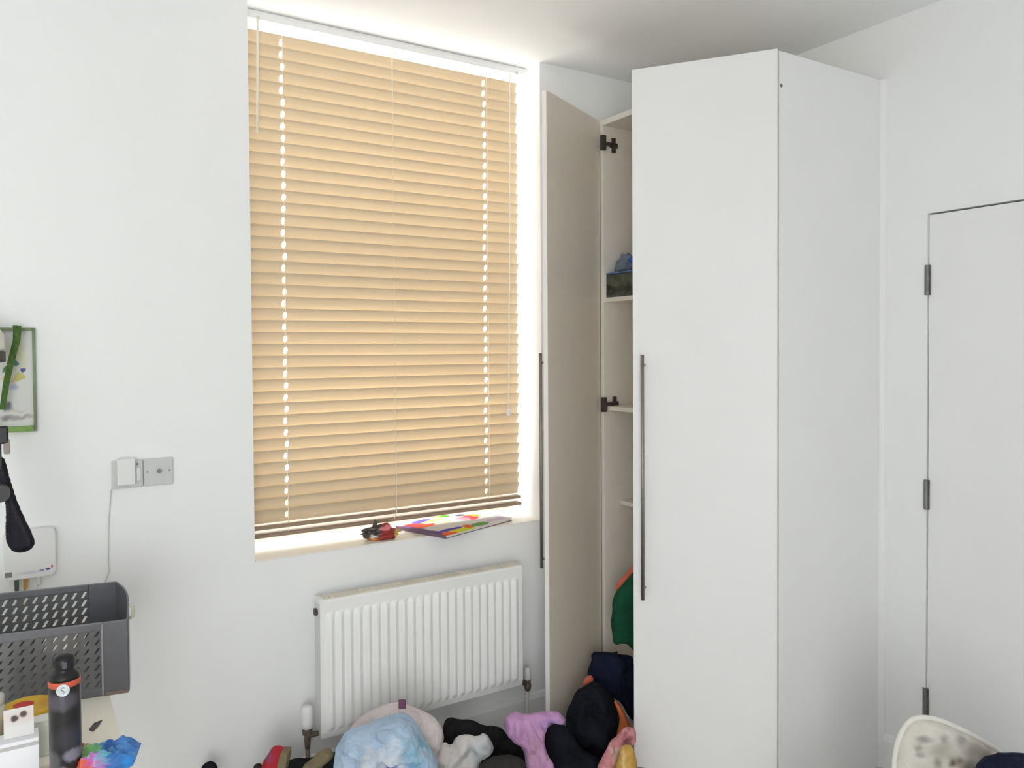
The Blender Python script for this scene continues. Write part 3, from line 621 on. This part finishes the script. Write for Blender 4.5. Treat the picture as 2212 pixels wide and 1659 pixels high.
tube(bm, [tuple(c_+sd*.003+Vector((0, 0, .004))), tuple(c_+Vector((0, 0, .006))), tuple(c_-sd*.0035+Vector((0, 0, .002))), tuple(c_+sd*.002-Vector((0, 0, .002))), tuple(c_+sd*.001-Vector((0, 0, .006)))], .0009, 6); obj('emblem_mark', bm, mat('emblem_grey', (.22, .26, .26), .5, .3, nz=(50, .1)), sc)

# yellow tub, white carton, mint box
tb = thing('yellow_tub', 'round tub with a yellow lid and red patch behind the carton', 'tub', (.016, -.792, .7203))
YL = mat('yellow_lid', (.66, .40, .03), .4, .4, nz=(20, .1), blobs=[((.42, .62, .5), (.19, .17, BIG), (.55, .035, .03), .1), ((.80, .5, .5), (.12, .3, BIG), (.50, .26, .015), .5)], warp=.05)
bm = bmesh.new(); lathe(bm, [(.036, 0), (.040, .01), (.047, .062)], 32); obj('tub_wall', bm, mat('orange_wall', (.60, .36, .05), .5, .3, nz=(20, .1)), tb, smooth=True)
bm = bmesh.new(); lathe(bm, [(.047, .062), (.049, .064), (.049, .071), (.047, .075), (.043, .074), (.001, .072)], 36); obj('lid', bm, YL, tb, smooth=True)
ct = thing('white_carton', 'white open carton with a printed flap in front of the yellow tub', 'carton', (-.030, -.952, .7203))
CW = mat('bluish_white_card', (.82, .82, .87), .5, .3, nz=(12, .03))
box('carton_body', -.045, .060, 0, .045, 0, .073, CW, ct, .001)
FLP = mat('flap_print', (.74, .73, .72), .5, .3, warp=.06, blobs=[disc(.55, .70, .45, .2, (.70, .58, .56), .8), disc(.36, .66, .13, .11, (.10, .07, .07), .3), disc(.66, .76, .13, .11, (.10, .07, .07), .3)])
# order: the flap's print is laid over its base colour
bm = bmesh.new(); bx(bm, 0, .047, 0, .0015, 0, .050); obj('flap', bm, FLP, ct, loc=(.006, .018, .0735), rot=(-.42, 0, 0))
bm = bmesh.new(); bx(bm, -.045, .06, -.0006, .0, .060, .0665); obj('printed_line', bm, mat('grey_line', (.50, .49, .50), .6, .2, nz=(60, .2)), ct)
mb = thing('mint_box', 'small pale mint box between the carton and the spray can', 'box', (.035, -.872, .7203))
box('box_body', -.012, .020, 0, .035, 0, .066, mat('mint_card', (.70, .76, .68), .5, .3, nz=(20, .05)), mb, .001)
box('tuck_lid', -.012, .020, 0, .035, .0662, .0685, mat('pale_card', (.74, .76, .72), .5, .3, nz=(20, .05)), mb, .0008)
wl = thing('silver_jar', 'small silver rimmed jar at the left edge in front of the basket', 'jar', (-.052, -.80, .7203))
bm = bmesh.new(); lathe(bm, [(.026, 0), (.030, .004), (.030, .085), (.026, .094)], 24); obj('jar_body', bm, mat('frosted_jar', (.50, .51, .47), .25, .5, nz=(30, .1)), wl, smooth=True)
bm = bmesh.new(); lathe(bm, [(.027, .094), (.029, .096), (.029, .108), (.026, .111), (.001, .111)], 24); obj('jar_lid', bm, mat('silver_grey_lid', (.52, .53, .50), .3, .5, nz=(20, .1)), wl, smooth=True)

# bright snack wrapper
WRP = mat('wrapper_print', (.04, .17, .50), .3, .5, warp=.35, blobs=[((.12, .4, .5), (.24, .5, BIG), (.62, .02, .07), .1), ((.36, .35, .5), (.12, .5, BIG), (.22, .50, .20), .2), ((.45, .05, .5), (.22, .14, BIG), (.55, .10, .52), .2), ((.58, .4, .5), (.10, .35, BIG), (.12, .40, .50), .4), ((.78, .55, .5), (.12, .2, BIG), (.10, .30, .66), .5), ((.6, .6, .5), (.08, .2, BIG), (.02, .10, .38), .3), ((.93, .3, .5), (.10, .3, BIG), (.03, .26, .72), .3), ((.2, .02, .5), (.3, .12, BIG), (.70, .10, .04), .3)])
bm = bmesh.new(); nx, ny = 30, 20; gv = []; gb = []
for i in range(nx+1):
    r1 = []; r2 = []
    for j in range(ny+1):
        u, v = i/nx, j/ny; x = -.058+.128*u; wv = .85+.25*math.sin(u*3.1); y = (v-.5)*.085*wv+.018*u
        e = min(1, 6*min(u, 1-u, v, 1-v)); n_ = noise.fractal(Vector((u*4.2, v*3.1, 2.2)), 1, 2, 4); rg = 1-abs(noise.noise(Vector((u*6+2*v, v*5-u, 9))))*2
        zz = .010+e*(.010+.014*n_+.009*rg)
        r1.append(bm.verts.new((x, y, max(.003, zz)))); r2.append(bm.verts.new((x, y, .0005)) if 0 < i < nx and 0 < j < ny else r1[-1])
    gv.append(r1); gb.append(r2)
for i in range(nx):
    for j in range(ny):
        bm.faces.new((gv[i][j], gv[i+1][j], gv[i+1][j+1], gv[i][j+1]))
        try: bm.faces.new((gb[i][j], gb[i][j+1], gb[i+1][j+1], gb[i+1][j]))
        except ValueError: pass
tag(obj('snack_wrapper', bm, WRP, smooth=False, loc=(.120, -.972, .7205), rot=(0, 0, -.28)), 'crumpled blue, red and green snack wrapper on the desk corner', 'wrapper')

# ------------------------------------------------------------------ clothes spilling out of the wardrobe and over the floor
C_LB = mat('light_blue_fabric', (.42, .56, .74), .85, .2, nz=(7, .18), bump=(17, .8, .03), warp=.35, blobs=[disc(.55, .75, .30, .10, (.70, .74, .82), .5), disc(.62, .62, .22, .06, (.16, .26, .52), .5), disc(.78, .75, .10, .12, (.24, .44, .58), .6), disc(.45, .50, .4, .07, (.58, .68, .80), .6), disc(.7, .40, .25, .06, (.26, .42, .64), .6)])
C_WP = mat('pinkish_white_fabric', (.70, .63, .64), .9, .2, nz=(9, .06), bump=(17, .8, .03))
C_GW = mat('greyish_white_fabric', (.66, .63, .62), .9, .2, nz=(10, .08), bump=(17, .8, .03), warp=.3, blobs=[disc(.35, .45, .14, .12, (.28, .30, .27), .7), disc(.85, .75, .2, .2, (.62, .66, .68), .5)])
C_BK = mat('black_fabric', (.012, .012, .014), .9, .15, nz=(12, .4), bump=(17, .8, .03))
C_BK2 = mat('charcoal_fabric', (.035, .033, .033), .9, .15, nz=(12, .3), bump=(17, .8, .03))
C_BK3 = mat('blue_black_fabric', (.009, .010, .016), .9, .15, nz=(12, .4), bump=(17, .8, .03))
C_NV = mat('navy_fabric', (.012, .015, .038), .9, .15, nz=(12, .3), bump=(17, .8, .03))
C_LI = mat('lilac_fabric', (.55, .31, .56), .85, .2, nz=(8, .08), bump=(17, .8, .03), warp=.2, blobs=[disc(.12, .45, .12, .12, (.28, .20, .42), .6), disc(.78, .90, .16, .06, (.34, .22, .50), .6), disc(.5, .6, .15, .2, (.60, .36, .52), .8)])
C_GR = mat('bottle_green_fabric', (.010, .085, .045), .85, .2, nz=(10, .25), bump=(17, .8, .03))
C_OR = mat('orange_fabric', (.52, .14, .045), .85, .2, nz=(20, .2), bump=(17, .8, .03))
C_CO = mat('coral_fabric', (.78, .20, .13), .85, .2, nz=(20, .1), bump=(17, .8, .03))
C_PK = mat('pink_patterned_fabric', (.62, .26, .28), .85, .2, nz=(35, .2), bump=(17, .8, .03), warp=.4, blobs=[disc(.3, .4, .15, .1, (.70, .42, .42), .4), disc(.75, .85, .14, .08, (.32, .12, .14), .5), disc(.8, .65, .2, .06, (.42, .12, .20), .5), disc(.5, .7, .12, .08, (.68, .46, .42), .5)])
C_YE = mat('mustard_fabric', (.52, .31, .08), .85, .2, nz=(25, .25), bump=(17, .8, .03), warp=.3, blobs=[disc(.35, .5, .08, .5, (.62, .48, .24), .5), disc(.75, .3, .12, .4, (.40, .20, .04), .5)])
def cloth(name, spec, m, label, cat, **k): return tag(inflate(name, spec, m, **k), label, cat)
cloth('white_jumper', ((1.3309,-0.5153),[(-0.5031, 0.004), (-0.503, 0.1748), (-0.5286, 0.2568), (-0.5222, 0.2983), (-0.4895, 0.3337), (-0.4496, 0.3572), (-0.4053, 0.3747), (-0.3568, 0.3803), (-0.3027, 0.3562), (-0.2587, 0.3366), (-0.2282, 0.2963), (-0.2227, 0.2547), (-0.2407, 0.2176), (-0.2456, 0.1671), (-0.2456, 0.004)]), C_WP, 'pinkish white jumper draped behind the light blue bundle', 'jumper', tf=.05, tb=.03, fold=.03, seed=4, R=.05, fs=(16, 12))
wt = [o for o in COL.objects if o.name == 'white_jumper'][0]
bm = bmesh.new(); bx(bm, -.003, .019, -.062, -.056, .385, .413); tgo = obj('care_tag', bm, mat('mauve_tag', (.22, .09, .17), .7, .2, nz=(40, .1)), wt, bevel=.001)
tgo.location = (-.3555, 0, 0); tgo['label'] = 'small mauve tag'
cloth('blue_duvet_cover', ((1.2511,-0.6423),[(-0.5213, 0.004), (-0.5309, 0.2543), (-0.5387, 0.3005), (-0.5203, 0.3339), (-0.502, 0.3618), (-0.4438, 0.3781), (-0.3994, 0.4001), (-0.344, 0.4151), (-0.3136, 0.4093), (-0.2918, 0.3827), (-0.2728, 0.3406), (-0.2456, 0.2985), (-0.2239, 0.2522), (-0.217, 0.004)]), C_LB, 'light blue streaked duvet cover heaped before the radiator', 'bedding', tf=.10, tb=.04, fold=.055, flare=.7, seed=11, R=.07, fs=(11, 20))
cloth('grey_white_top', ((1.3842,-0.4306),[(-0.286, 0.004), (-0.2783, 0.1204), (-0.2548, 0.1744), (-0.2347, 0.2051), (-0.2088, 0.1864), (-0.1933, 0.2203), (-0.155, 0.2278), (-0.1245, 0.2168), (-0.0968, 0.2351), (-0.0666, 0.1854), (-0.0729, 0.1607), (-0.1098, 0.1424), (-0.1176, 0.1131), (-0.1253, 0.004)]), C_GW, 'greyish white top crumpled right of the light blue bundle', 'top', tf=.035, tb=.03, fold=.04, seed=6, R=.05, fs=(16, 14))
cloth('black_trousers', ((1.4427,-0.3375),[(-0.2821, 0.004), (-0.2661, 0.0621), (-0.2494, 0.1507), (-0.2441, 0.215), (-0.2248, 0.2342), (-0.193, 0.2244), (-0.1452, 0.224), (-0.1055, 0.2012), (-0.0689, 0.201), (-0.0419, 0.1943), (-0.0182, 0.1571), (0.0136, 0.1424), (0.0484, 0.1003), (0.0848, 0.0597), (0.0848, 0.004)]), C_BK, 'black trousers heaped behind the greyish white top', 'trousers', tf=.04, tb=.04, fold=.03, seed=7, R=.07)
cloth('charcoal_leggings', ((1.2990,-0.5661),[(-0.1319, 0.004), (-0.1175, 0.2039), (-0.0886, 0.2255), (-0.0311, 0.2425), (0.0191, 0.232), (0.0405, 0.2028), (0.0404, 0.004)]), C_BK2, 'charcoal leggings lying lowest in front of the black trousers', 'leggings', tf=.05, tb=.04, fold=.03, flare=1.2, seed=8, R=.05)
cloth('lilac_top', ((1.3842,-0.4306),[(0.0431, 0.004), (0.0355, 0.1182), (0.0327, 0.1647), (0.01, 0.2004), (-0.0175, 0.2114), (-0.0325, 0.2424), (-0.0323, 0.2779), (-0.0077, 0.2994), (0.0366, 0.2913), (0.0824, 0.2957), (0.136, 0.3015), (0.1603, 0.2874), (0.1724, 0.2611), (0.1434, 0.2674), (0.1143, 0.2615), (0.102, 0.2338), (0.0987, 0.1951), (0.1076, 0.1564), (0.1349, 0.1175), (0.1349, 0.004)]), C_LI, 'lilac top hanging over the heap beside the open door', 'top', tf=.03, tb=.03, fold=.03, seed=9, R=.03, h=.007, fs=(26, 9))
cloth('dark_leggings', ((1.4427,-0.3375),[(0.0928, 0.004), (0.1008, 0.0596), (0.0997, 0.1483), (0.1095, 0.1933), (0.1415, 0.2092), (0.1765, 0.2025), (0.205, 0.1637), (0.2239, 0.1233), (0.2605, 0.102), (0.2971, 0.0824), (0.3002, 0.004)]), C_BK3, 'blue black leggings under the right sleeve of the lilac top', 'leggings', tf=.03, tb=.03, fold=.01, seed=10, R=.05)
cloth('black_hoodie', ((1.5226,-0.2105),[(0.1568, 0.004), (0.1737, -0.0203), (0.186, 0.0733), (0.1848, 0.1667), (0.2086, 0.2175), (0.2222, 0.2513), (0.2592, 0.268), (0.2845, 0.2882), (0.3181, 0.2761), (0.3549, 0.2419), (0.3782, 0.1909), (0.3831, 0.1399), (0.3677, 0.072), (0.3372, 0.0212), (0.3083, -0.028), (0.2999, 0.004)]), C_BK3, 'large black hoodie piled at the wardrobe opening', 'hoodie', tf=.07, tb=.07, fold=.06, seed=12, R=.07)
cloth('navy_jacket', ((1.6291,-0.0412),[(0.3132, 0.1549), (0.2901, 0.2185), (0.2831, 0.2457), (0.3012, 0.2818), (0.2995, 0.3181), (0.3409, 0.3214), (0.3857, 0.3139), (0.4306, 0.3081), (0.4701, 0.2988), (0.4692, 0.0448), (0.4477, 0.0595), (0.412, 0.127), (0.3797, 0.1453), (0.3402, 0.1728)]), C_NV, 'navy jacket topmost on the wardrobe floor', 'jacket', tf=.05, tb=.07, fold=.04, seed=13, R=.07)
cloth('orange_scarf', ((1.4640,-0.3037),[(0.3444, 0.2705), (0.3637, 0.2606), (0.3814, 0.2327), (0.3974, 0.1918), (0.4151, 0.1671), (0.4118, 0.1426), (0.3698, 0.1462), (0.3535, 0.1267), (0.3602, 0.1675), (0.3699, 0.1919), (0.3604, 0.2328)]), C_OR, 'narrow orange scarf trailing between black hoodie and navy jacket', 'scarf', tf=.016, tb=.012, fold=.006, seed=14, R=.02, h=.006)
cloth('pink_dress', ((1.3842,-0.4306),[(0.265, 0.004), (0.2711, 0.1104), (0.285, 0.1397), (0.3066, 0.1782), (0.3159, 0.2014), (0.342, 0.2197), (0.3573, 0.2444), (0.3803, 0.2473), (0.4017, 0.2394), (0.4015, 0.1853), (0.3571, 0.1702), (0.3415, 0.1099), (0.3415, 0.004)]), C_PK, 'pink patterned dress at the foot of the right wardrobe door', 'dress', tf=.04, tb=.03, fold=.025, seed=15, R=.05, h=.008, fs=(26, 16))
cloth('mustard_top', ((1.3416,-0.4984),[(0.3162, 0.004), (0.3206, 0.1526), (0.3267, 0.181), (0.3387, 0.2229), (0.361, 0.2288), (0.3773, 0.2227), (0.389, 0.1881), (0.3948, 0.1521), (0.3978, 0.004)]), C_YE, 'mustard yellow top lowest beside the pink dress', 'top', tf=.02, tb=.015, fold=.008, flare=2.0, seed=16, R=.03, h=.008, fs=(30, 10))
cloth('coral_sock', ((1.5918,-0.1005),[(0.2624, 0.2425), (0.2765, 0.2566), (0.2976, 0.26), (0.3062, 0.2245), (0.2763, 0.2176), (0.2588, 0.2213)]), C_CO, 'scrap of coral sock poking out beside the navy jacket', 'sock', tf=.012, tb=.012, fold=.003, seed=17, R=.012, h=.005)
cloth('green_coat', ((1.6078,-0.0751),[(0.3762, 0.5292), (0.3905, 0.5682), (0.4171, 0.5965), (0.4437, 0.6266), (0.465, 0.6496), (0.5004, 0.6351), (0.5053, 0.5283), (0.4995, 0.3499), (0.464, 0.3287), (0.4499, 0.3503), (0.4251, 0.3719), (0.3808, 0.3597), (0.3774, 0.4043), (0.3705, 0.449), (0.3778, 0.4935)]), C_GR, 'bottle green coat hanging inside the wardrobe', 'coat', tf=.035, tb=.03, fold=.015, seed=18, R=.04, h=.008)
cloth('coral_cardigan', ((1.6344,-0.0328),[(0.397, 0.5819), (0.4241, 0.6106), (0.4476, 0.6358), (0.4693, 0.6664), (0.4962, 0.6662), (0.496, 0.6029), (0.451, 0.5815), (0.4239, 0.5636), (0.3969, 0.5493)]), C_CO, 'coral cardigan showing above the green coat', 'cardigan', tf=.012, tb=.010, fold=.005, seed=19, R=.015, h=.006)

# shoes by the radiator pipe
RED = mat('red_canvas', (.42, .02, .035), .7, .3, nz=(30, .2), bump=(300, .2), warp=.1, blobs=[disc(.30, .75, .2, .15, (.30, .05, .12), .5)])
SOLE = mat('olive_tan_sole', (.21, .17, .10), .8, .2, nz=(30, .2), bump=(120, .4))
def shoe(name, spec, m, label, sole_pts, seed, tf=.035):
    o = inflate(name, spec, m, tf=tf, tb=.03, fold=.004, seed=seed, R=.03, h=.006)
    return tag(o, label, 'shoe')
rs = shoe('canvas_shoe', ((1.2671,-0.6169),[(-0.7735, 0.2103), (-0.7645, 0.25), (-0.7445, 0.2782), (-0.7316, 0.3007), (-0.7134, 0.3006), (-0.6995, 0.2948), (-0.6771, 0.2947), (-0.6788, 0.272), (-0.6862, 0.2395), (-0.6949, 0.2155), (-0.7315, 0.2044)]), RED, 'red canvas shoe lying on its side by the radiator pipe', None, 21)
(ox, oy), pts = ((1.2671,-0.6169),[(-0.7735, 0.2103), (-0.7645, 0.25), (-0.7445, 0.2782), (-0.7316, 0.3007), (-0.7134, 0.3006), (-0.6995, 0.2948), (-0.6771, 0.2947), (-0.6788, 0.272), (-0.6862, 0.2395), (-0.6949, 0.2155), (-0.7315, 0.2044)])
bm = bmesh.new(); sp_ = [pts[5], pts[6], pts[7], pts[8], pts[9], ((pts[9][0]+pts[10][0])/2, pts[10][1]), ((pts[5][0]*.35+pts[9][0]*.65)-.012, (pts[5][1]+pts[9][1])/2)]
prism(bm, sp_, 'y', -.040, .012); obj('sole', bm, SOLE, rs, bevel=.003)['label'] = 'tan rubber sole'
s2_ = shoe('worn_shoe', ((1.2564,-0.6338),[(-0.6447, 0.2203), (-0.6345, 0.254), (-0.6107, 0.2706), (-0.5854, 0.2958), (-0.5687, 0.3027), (-0.5493, 0.2983), (-0.5411, 0.2814), (-0.5553, 0.2632), (-0.5749, 0.2493), (-0.5932, 0.2284), (-0.6212, 0.2117)]), SOLE, 'tipped up shoe showing its olive tan sole beside the blue bundle', None, 22, .022)
cloth('black_cloth_heap', ((1.3203,-0.5322),[(-1.0173, 0.004), (-1.0139, 0.1165), (-0.9816, 0.131), (-0.9377, 0.1366), (-0.8646, 0.1421), (-0.806, 0.1505), (-0.7474, 0.1678), (-0.7207, 0.1972), (-0.706, 0.2089), (-0.6811, 0.2146), (-0.652, 0.2115), (-0.6153, 0.223), (-0.5788, 0.2257), (-0.5495, 0.2373), (-0.5456, 0.193), (-0.5502, 0.004)]), C_BK, 'black cloth heap under and behind the red shoe by the pipe', 'cloth', tf=.02, tb=.02, fold=.008, flare=4.0, seed=23, R=.04, h=.009)
cloth('black_slipper', ((1.2671,-0.6169),[(-0.7974, 0.1992), (-0.7913, 0.2402), (-0.7799, 0.2501), (-0.766, 0.2443), (-0.7565, 0.2187), (-0.7596, 0.2017)]), C_BK2, 'dark slipper toe just left of the red shoe', 'slipper', tf=.02, tb=.02, fold=.002, seed=24, R=.02, h=.006)
cloth('black_boot', ((1.2777,-0.5999),[(-0.9639, 0.1837), (-0.9576, 0.2265), (-0.9432, 0.2421), (-0.9319, 0.2449), (-0.9178, 0.2405), (-0.9068, 0.2233), (-0.9016, 0.189), (-0.9146, 0.1747), (-0.95, 0.1721)]), C_BK3, 'lone black boot toe against the bare wall', 'boot', tf=.022, tb=.022, fold=.001, seed=25, R=.02, h=.006)

# ------------------------------------------------------------------ bed corner, cushion and dark bedding on the right
bd = thing('bed', 'low white bed carrying the spotted cushion and navy blanket', 'bed', (1.55, -3.4, 0))
box('mattress', 0, .9, 0, 1.93, .130, .268, mat('white_mattress', (.70, .70, .70), .9, .1, nz=(10, .05)), bd, .03)
box('bed_base', .02, .88, .02, 1.91, .06, .130, mat('beige_base', (.45, .42, .38), .9, .1, nz=(10, .05)), bd, .005)
for x in (.05, .80):
    for y in (.06, 1.82): box('leg', x, x+.05, y, y+.05, 0, .06, mat('dark_wood_leg', (.10, .07, .05), .5, .3, nz=(20, .2)), bd)
spots = [disc(x, z, rx, rz, c, .6) for x, z, rx, rz, c in ((x_*.903-.007, z_*.781+.219, rx_*.95, rz_*.85, tuple(q_*.8 for q_ in c_)) for x_, z_, rx_, rz_, c_ in ((.20, .80, .05, .04, (.42, .41, .38)), (.37, .79, .035, .05, (.50, .48, .45)), (.52, .76, .05, .05, (.48, .47, .44)), (.16, .70, .03, .04, (.50, .47, .40)), (.30, .53, .03, .05, (.44, .41, .37)), (.42, .54, .03, .05, (.24, .19, .14)), (.47, .55, .03, .05, (.36, .32, .26)), (.17, .62, .03, .03, (.52, .50, .46)), (.62, .66, .08, .08, (.56, .50, .43)), (.34, .66, .10, .08, (.60, .56, .48)), (.55, .45, .08, .08, (.48, .42, .35)), (.74, .60, .06, .05, (.50, .42, .37))))]
CU = mat('spotted_cream_fabric', (.66, .63, .57), .9, .1, nz=(30, .08), bump=(120, .4), warp=.08, blobs=spots)
cu = cloth('spotted_cushion', ((1.0754,-0.9216),[(0.9806, 0.292), (0.9731, 0.3644), (0.9752, 0.4366), (0.9822, 0.4774), (0.994, 0.5085), (1.0152, 0.5372), (1.0377, 0.5454), (1.0793, 0.5416), (1.1269, 0.522), (1.1746, 0.4977), (1.2223, 0.4685), (1.2522, 0.4443), (1.2882, 0.3984), (1.3124, 0.338), (1.3188, 0.2849), (1.1759, 0.281), (1.0568, 0.2819)]), CU, 'cream cushion with brown and grey flecks in front of the flush door', 'cushion', tf=.05, tb=.05, fold=.006, seed=31, R=.09, rnd=2)
(ox, oy), pts = ((1.0754,-0.9216),[(0.9806, 0.292), (0.9731, 0.3644), (0.9752, 0.4366), (0.9822, 0.4774), (0.994, 0.5085), (1.0152, 0.5372), (1.0377, 0.5454), (1.0793, 0.5416), (1.1269, 0.522), (1.1746, 0.4977), (1.2223, 0.4685), (1.2522, 0.4443), (1.2882, 0.3984), (1.3124, 0.338), (1.3188, 0.2849), (1.1759, 0.281), (1.0568, 0.2819)])
pp = chaikin(pts, 2); n_ = len(pp); bm = bmesh.new()
rings = []
for i in range(n_):
    a = Vector((pp[i][0], 0, pp[i][1])); t_ = Vector((pp[(i+1) % n_][0]-pp[i-1][0], 0, pp[(i+1) % n_][1]-pp[i-1][1])).normalized(); q = Vector((0, 1, 0)); r_ = t_.cross(q)
    rings.append([bm.verts.new(a+(q*math.cos(k*PI/4)+r_*math.sin(k*PI/4))*.007) for k in range(8)])
for i in range(n_):
    for k in range(8): bm.faces.new((rings[i][k], rings[i][(k+1) % 8], rings[(i+1) % n_][(k+1) % 8], rings[(i+1) % n_][k]))
obj('piping', bm, mat('cream_piping', (.76, .74, .69), .8, .2, nz=(60, .04)), cu, smooth=True)
cloth('navy_blanket', ((1.0009,-1.0401),[(1.0616, 0.2889), (1.0832, 0.3854), (1.1026, 0.4749), (1.1212, 0.5061), (1.1488, 0.5194), (1.1875, 0.5225), (1.2373, 0.521), (1.3038, 0.5071), (1.36, 0.4171), (1.4167, 0.2842), (1.2059, 0.2834)]), C_NV, 'dark navy blanket bunched on the bed at the right edge', 'blanket', tf=.08, tb=.05, fold=.02, flare=.8, seed=32, R=.08)
